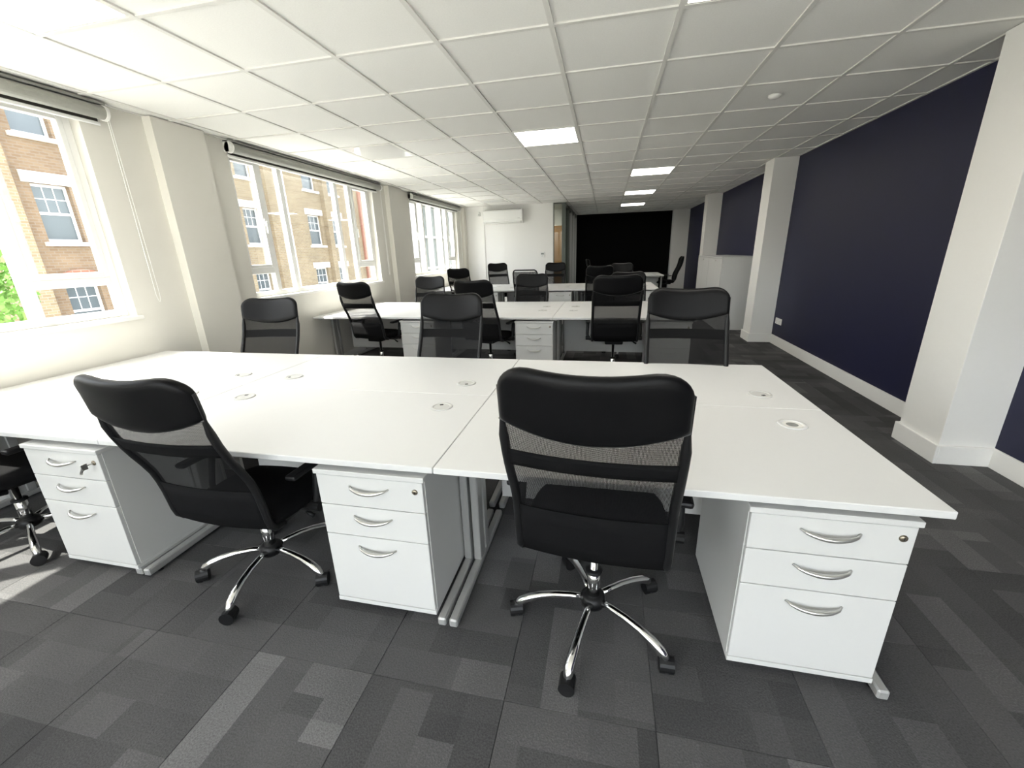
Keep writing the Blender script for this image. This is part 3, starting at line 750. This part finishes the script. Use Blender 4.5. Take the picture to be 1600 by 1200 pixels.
def back_top(p, heading, off=0.385):
    """hub position of a chair whose headrest top stands at p"""
    h = math.radians(heading); return (p[0] + off*math.sin(h), p[1] + off*math.cos(h))
CHAIRS = [
    # near side of the front row
    ((-0.004, 1.385), 4, 0.075, 40, 'black mesh-back chair in the centre foreground, seen from behind', 'chairs on the viewer side of the front row', False),
    ((-1.568, 1.414), 1, 0.0, 62, 'black mesh-back chair at the left front, between two pedestals', 'chairs on the viewer side of the front row', False),
    ((-3.11, 1.36), 3, 0.03, -27, 'black chair cut off by the left edge, its chrome base in sunlight', 'chairs on the viewer side of the front row', False),
    # far side of the front row
    (back_top((-2.82, 3.10), 172), 172, 0.045, 20, 'black chair facing the viewer beside the window pier, sky shine on its headrest', 'chairs on the far side of the front row', False),
    (back_top((-1.135, 3.03), 183), 183, 0.075, 50, 'black chair facing the viewer behind the middle of the front row', 'chairs on the far side of the front row', False),
    (back_top((0.535, 2.97), 182), 182, 0.10, 35, 'black chair facing the viewer behind the right end of the front row', 'chairs on the far side of the front row', False),
    # near side of the second row
    (back_top((-2.99, 4.60), 10), 10, 0.075, 15, 'black chair by the middle window with sunlight across its back', 'chairs on the near side of the second row', False),
    (back_top((-1.475, 4.60), 12), 12, 0.075, 70, 'black chair at the second row, half hidden by a chair before it', 'chairs on the near side of the second row', False),
    (back_top((0.125, 4.50), -2), -2, 0.105, 55, 'black chair at the second row with both armrests showing', 'chairs on the near side of the second row', False),
    # far side of the second row
    (back_top((-2.86, 6.68), 176), 176, 0.015, 10, 'pale-shining black chair behind the second row, near the third window', 'chairs on the far side of the second row', False),
    (back_top((-1.12, 6.58), 181), 181, 0.03, 30, 'black chair facing the viewer behind the middle of the second row', 'chairs on the far side of the second row', False),
    (back_top((0.325, 6.58), 180), 180, 0.03, 30, 'black chair behind the second row, its edge peeping out behind another', 'chairs on the far side of the second row', False),
    # third row
    (back_top((-2.94, 8.28), 8), 8, 0.08, 15, 'small dark chair in front of the farthest window', 'chairs on the near side of the third row', False),
    (back_top((-1.55, 8.25), 5), 5, 0.015, 45, 'open net-back chair without headrest before the end wall', 'chairs on the near side of the third row', True),
    (back_top((-0.11, 8.10), -3), -3, 0.075, 45, 'dark chair at the third row in front of the black wall', 'chairs on the near side of the third row', False),
    (back_top((-2.65, 10.42), 150), 150, 0.11, 5, 'black chair by the end wall, under the air conditioner', 'chairs on the far side of the third row', False),
    (back_top((-1.19, 10.42), 190), 190, 0.09, 5, 'black chair before the narrow glass strip and oak door', 'chairs on the far side of the third row', False),
    (back_top((0.36, 10.38), 180), 180, 0.04, 5, 'dark chair behind the third row, against the black wall', 'chairs on the far side of the third row', False),
    # by the black wall
    (back_top((2.14, 13.35), -90), -90, 0.10, 25, 'black padded chair in profile at the far right desk, facing left', 'chairs by the black wall', 'padded'),
    (back_top((-0.53, 12.6), 80), 80, 0.10, 25, 'black chair lost in the dark before the black wall', 'chairs by the black wall', False),
]
for a in CHAIRS: chair(*a)

# ------------------------------------------------------------------ cabinets along the navy wall
def cabinet(y0, y1, label):
    r = empty('storage_cabinet', (1.985, y0, 0)); tag(r, label, 'cabinet', 'white cabinets on the navy wall')
    W, D, H = y1-y0, XR-0.025-1.985, 1.285
    b = bmesh.new()
    box(b, 0.02, D, 0, 0.02, 0.05, H-0.025); box(b, 0.02, D, W-0.02, W, 0.05, H-0.025); box(b, D-0.012, D, 0.02, W-0.02, 0.05, H-0.025); box(b, 0.03, D-0.012, 0.02, W-0.02, 0.65, 0.67)
    obj('carcass', b, 'pedestal', r)
    obj('top_panel', bx(-0.002, D, -0.002, W+0.002, H-0.025, H, bevel=0.002), 'pedestal', r)
    obj('plinth', bx(0.03, D, 0.0, W, 0.0, 0.05), 'pedestal', r)
    for k in (0, 1):
        a = 0.002 + k*W/2; dd = obj('door', bx(0, 0.018, a, a+W/2-0.004, 0.055, H-0.03, bevel=0.0015), 'pedestal', r)
    lk = obj('lock', lathe(bmesh.new(), [(0.011, 0), (0.011, 0.004), (0.001, 0.005)], 14), 'brass', r); lk.rotation_euler = (0, -PI/2, 0); lk.location = (0.0, W/2-0.05, H-0.07)
cabinet(8.225, 9.225, 'white cupboard against the navy wall, nearer one of the pair')
cabinet(9.235, 10.235, 'white cupboard against the navy wall, farther one of the pair')

# ------------------------------------------------------------------ street outside
FX = -19.0
st = tag(obj('street', bx(-60, WX0-0.6, -40, 110, -4.6, -4.5), 'asphalt'), 'grey street below the windows', 'street')
yd = tag(obj('ground_reflector', bx(WX0-0.58, 30, -40, Y0-0.8, -4.62, -4.5), 'pale_ground'), 'added pale yard behind the viewer, below the rear windows', 'reflector')  # unseen ground added to throw sunlight up onto the ceiling
def facade(y0, y1, z1, mat, label, win_cols, floors, piers, red=()):
    r = empty('brick_building', (FX, y0, -4.5)); tag(r, label, 'building', 'buildings across the street')
    zt = z1+4.5
    # wall pieces around real openings
    wb = bmesh.new(); D = 0.35
    cuts = sorted(win_cols); y = 0.0
    for (a, b) in cuts:
        box(wb, -D, 0, y, a-y0, 0, zt)
        z = 0.0
        for (s, h) in floors:
            box(wb, -D, 0, a-y0, b-y0, z, s+4.5); z = h+4.5
        box(wb, -D, 0, a-y0, b-y0, z, zt); y = b-y0
    box(wb, -D, 0, y, y1-y0, 0, zt)
    obj('wall', wb, mat, r)
    box_in = bx(-6.0, -D-0.02, 0.0, y1-y0, 0, zt); obj('rear_mass', box_in, 'dark', r)
    obj('parapet', bx(-0.4, 0.10, -0.05, y1-y0+0.05, zt, zt+0.25), 'stone', r)
    for (a, b) in cuts:
        for (s, h) in floors:
            a_, b_, s_, h_ = a-y0, b-y0, s+4.5, h+4.5
            W = b_-a_; f = bmesh.new(); X0, X1 = -0.24, -0.17
            for q in ((a_, a_+0.09, s_, h_), (b_-0.09, b_, s_, h_), (a_+0.09, b_-0.09, s_, s_+0.10), (a_+0.09, b_-0.09, h_-0.09, h_), (a_+0.09, b_-0.09, (s_+h_)/2-0.045, (s_+h_)/2+0.045)):
                box(f, X0, X1, *q)
            wf = obj('sash_window', f, 'upvc', r)
            gb = bmesh.new(); zm = (s_+h_)/2
            for k in (1, 2): box(gb, -0.215, -0.185, a_+0.09+(W-0.18)*k/3-0.014, a_+0.09+(W-0.18)*k/3+0.014, zm+0.045, h_-0.09)
            box(gb, -0.215, -0.185, a_+0.09, b_-0.09, (zm+h_)/2-0.016, (zm+h_)/2+0.016)
            obj('glazing_bars', gb, 'upvc', wf)
            for (p, q) in ((s_+0.10, zm-0.045), (zm+0.045, h_-0.09)): obj('pane', bx(-0.206, -0.200, a_+0.09, b_-0.09, p, q), 'pane', wf)
            obj('lintel', bx(-0.05, 0.05, a_-0.22, b_+0.22, h_+0.002, h_+0.36, bevel=0.01), 'stone', r)
            obj('window_sill', bx(-0.22, 0.12, a_-0.15, b_+0.15, s_-0.14, s_-0.002, bevel=0.01), 'stone', r)
    for (a, b) in piers: obj('pier', bx(-0.02, 0.28, a-y0, b-y0, 0, zt-0.1), 'brick', r)
    for (a, b) in red: obj('red_pier', bx(-0.02, 0.14, a-y0, b-y0, 0, zt-0.1), 'redbrick', r)
    return r
FLO = [(-1.1, 0.85), (2.3, 4.2), (5.7, 7.6)]
bA = facade(2.0, 14.3, 9.4, 'brownbrick', 'red and yellow brick building outside the nearest window', [(4.3, 5.4), (7.9, 9.0), (11.55, 12.65)], FLO, [(2.1, 3.5), (5.9, 7.3), (9.6, 11.0)], [(13.0, 14.2)])
for (a, b) in ((4.3, 5.4), (7.9, 9.0), (11.55, 12.65)):
    # arched red brick heads over the lowest openings
    ab = bmesh.new(); cy, rr = (a+b)/2-2.0, 0.66; n = 12; P0, P1 = [], []
    for k in range(n+1):
        an = PI*(0.12+0.76*k/n)
        for X, lst in ((0.0, P0), (0.16, P1)): lst.append([ab.verts.new((X, cy+(rr+q)*math.cos(an), 5.15+(rr+q)*math.sin(an)*0.75)) for q in (0.0, 0.28)])
    for k in range(n):
        ab.faces.new((P1[k][0], P1[k+1][0], P1[k+1][1], P1[k][1])); ab.faces.new((P0[k][0], P1[k][0], P1[k+1][0], P0[k+1][0])); ab.faces.new((P0[k][1], P1[k][1], P1[k+1][1], P0[k+1][1]))
    obj('arch', ab, 'redbrick', bA)
facade(14.6, 33.0, 9.4, 'brick', 'yellow brick building with white sash windows outside the middle window', [(16.4, 17.6), (20.3, 21.4), (25.45, 26.75), (28.0, 29.0)], FLO, [(22.0, 22.9), (27.1, 27.6)], [(31.6, 32.9)])
pb = tag(empty('pale_building', (FX-1.0, 33.6, -4.5)), 'pale clad building with white fins outside the farthest window', 'building', 'buildings across the street')
obj('wall', bx(-6, 0, 0, 46, 0, 14.0), 'palecladding', pb)
for k in range(18):
    obj('fin', bx(0.0, 0.5, 0.8+2.5*k, 1.25+2.5*k, 0, 13.8, bevel=0.02), 'stone', pb)
for k in range(3):
    obj('ledge', bx(0.0, 0.25, 0, 46, 4.4+3.4*k, 4.62+3.4*k), 'stone', pb)
dp = tag(obj('drainpipe', tube(bmesh.new(), [(FX+0.10, 23.55, -4.4), (FX+0.10, 23.55, 9.2)], 0.09, 10), 'stone', smooth=True), 'white drainpipe on the yellow brick wall', 'pipe')
# street tree at the left edge
tr = tag(empty('street_tree', (-11.0, 5.2, -4.5)), 'green leafy tree at the left edge of the nearest window', 'tree')
obj('trunk', tube(bmesh.new(), [(0, 0, 0), (0.05, 0.02, 2.5), (0, 0.1, 4.8)], [0.16, 0.12, 0.07], 10), 'bark', tr, True)
lf = bmesh.new()
for k in range(2600):
    a = random.uniform(0, 2*PI); c = random.uniform(-1, 1); q = random.random()**0.45
    p = Vector((1.0*q*math.sqrt(1-c*c)*math.cos(a), 0.85*q*math.sqrt(1-c*c)*math.sin(a), 5.7 + 1.35*q*c))
    n1 = Vector((random.gauss(0, 1), random.gauss(0, 1), random.gauss(0, 1))).normalized(); n2 = n1.orthogonal().normalized(); s = random.uniform(0.05, 0.09)
    lf.faces.new([lf.verts.new(p + v) for v in (n1*s, n2*s*0.55, -n1*s, -n2*s*0.55)])
o = obj('foliage', lf, 'leaf', tr); o['kind'] = 'stuff'
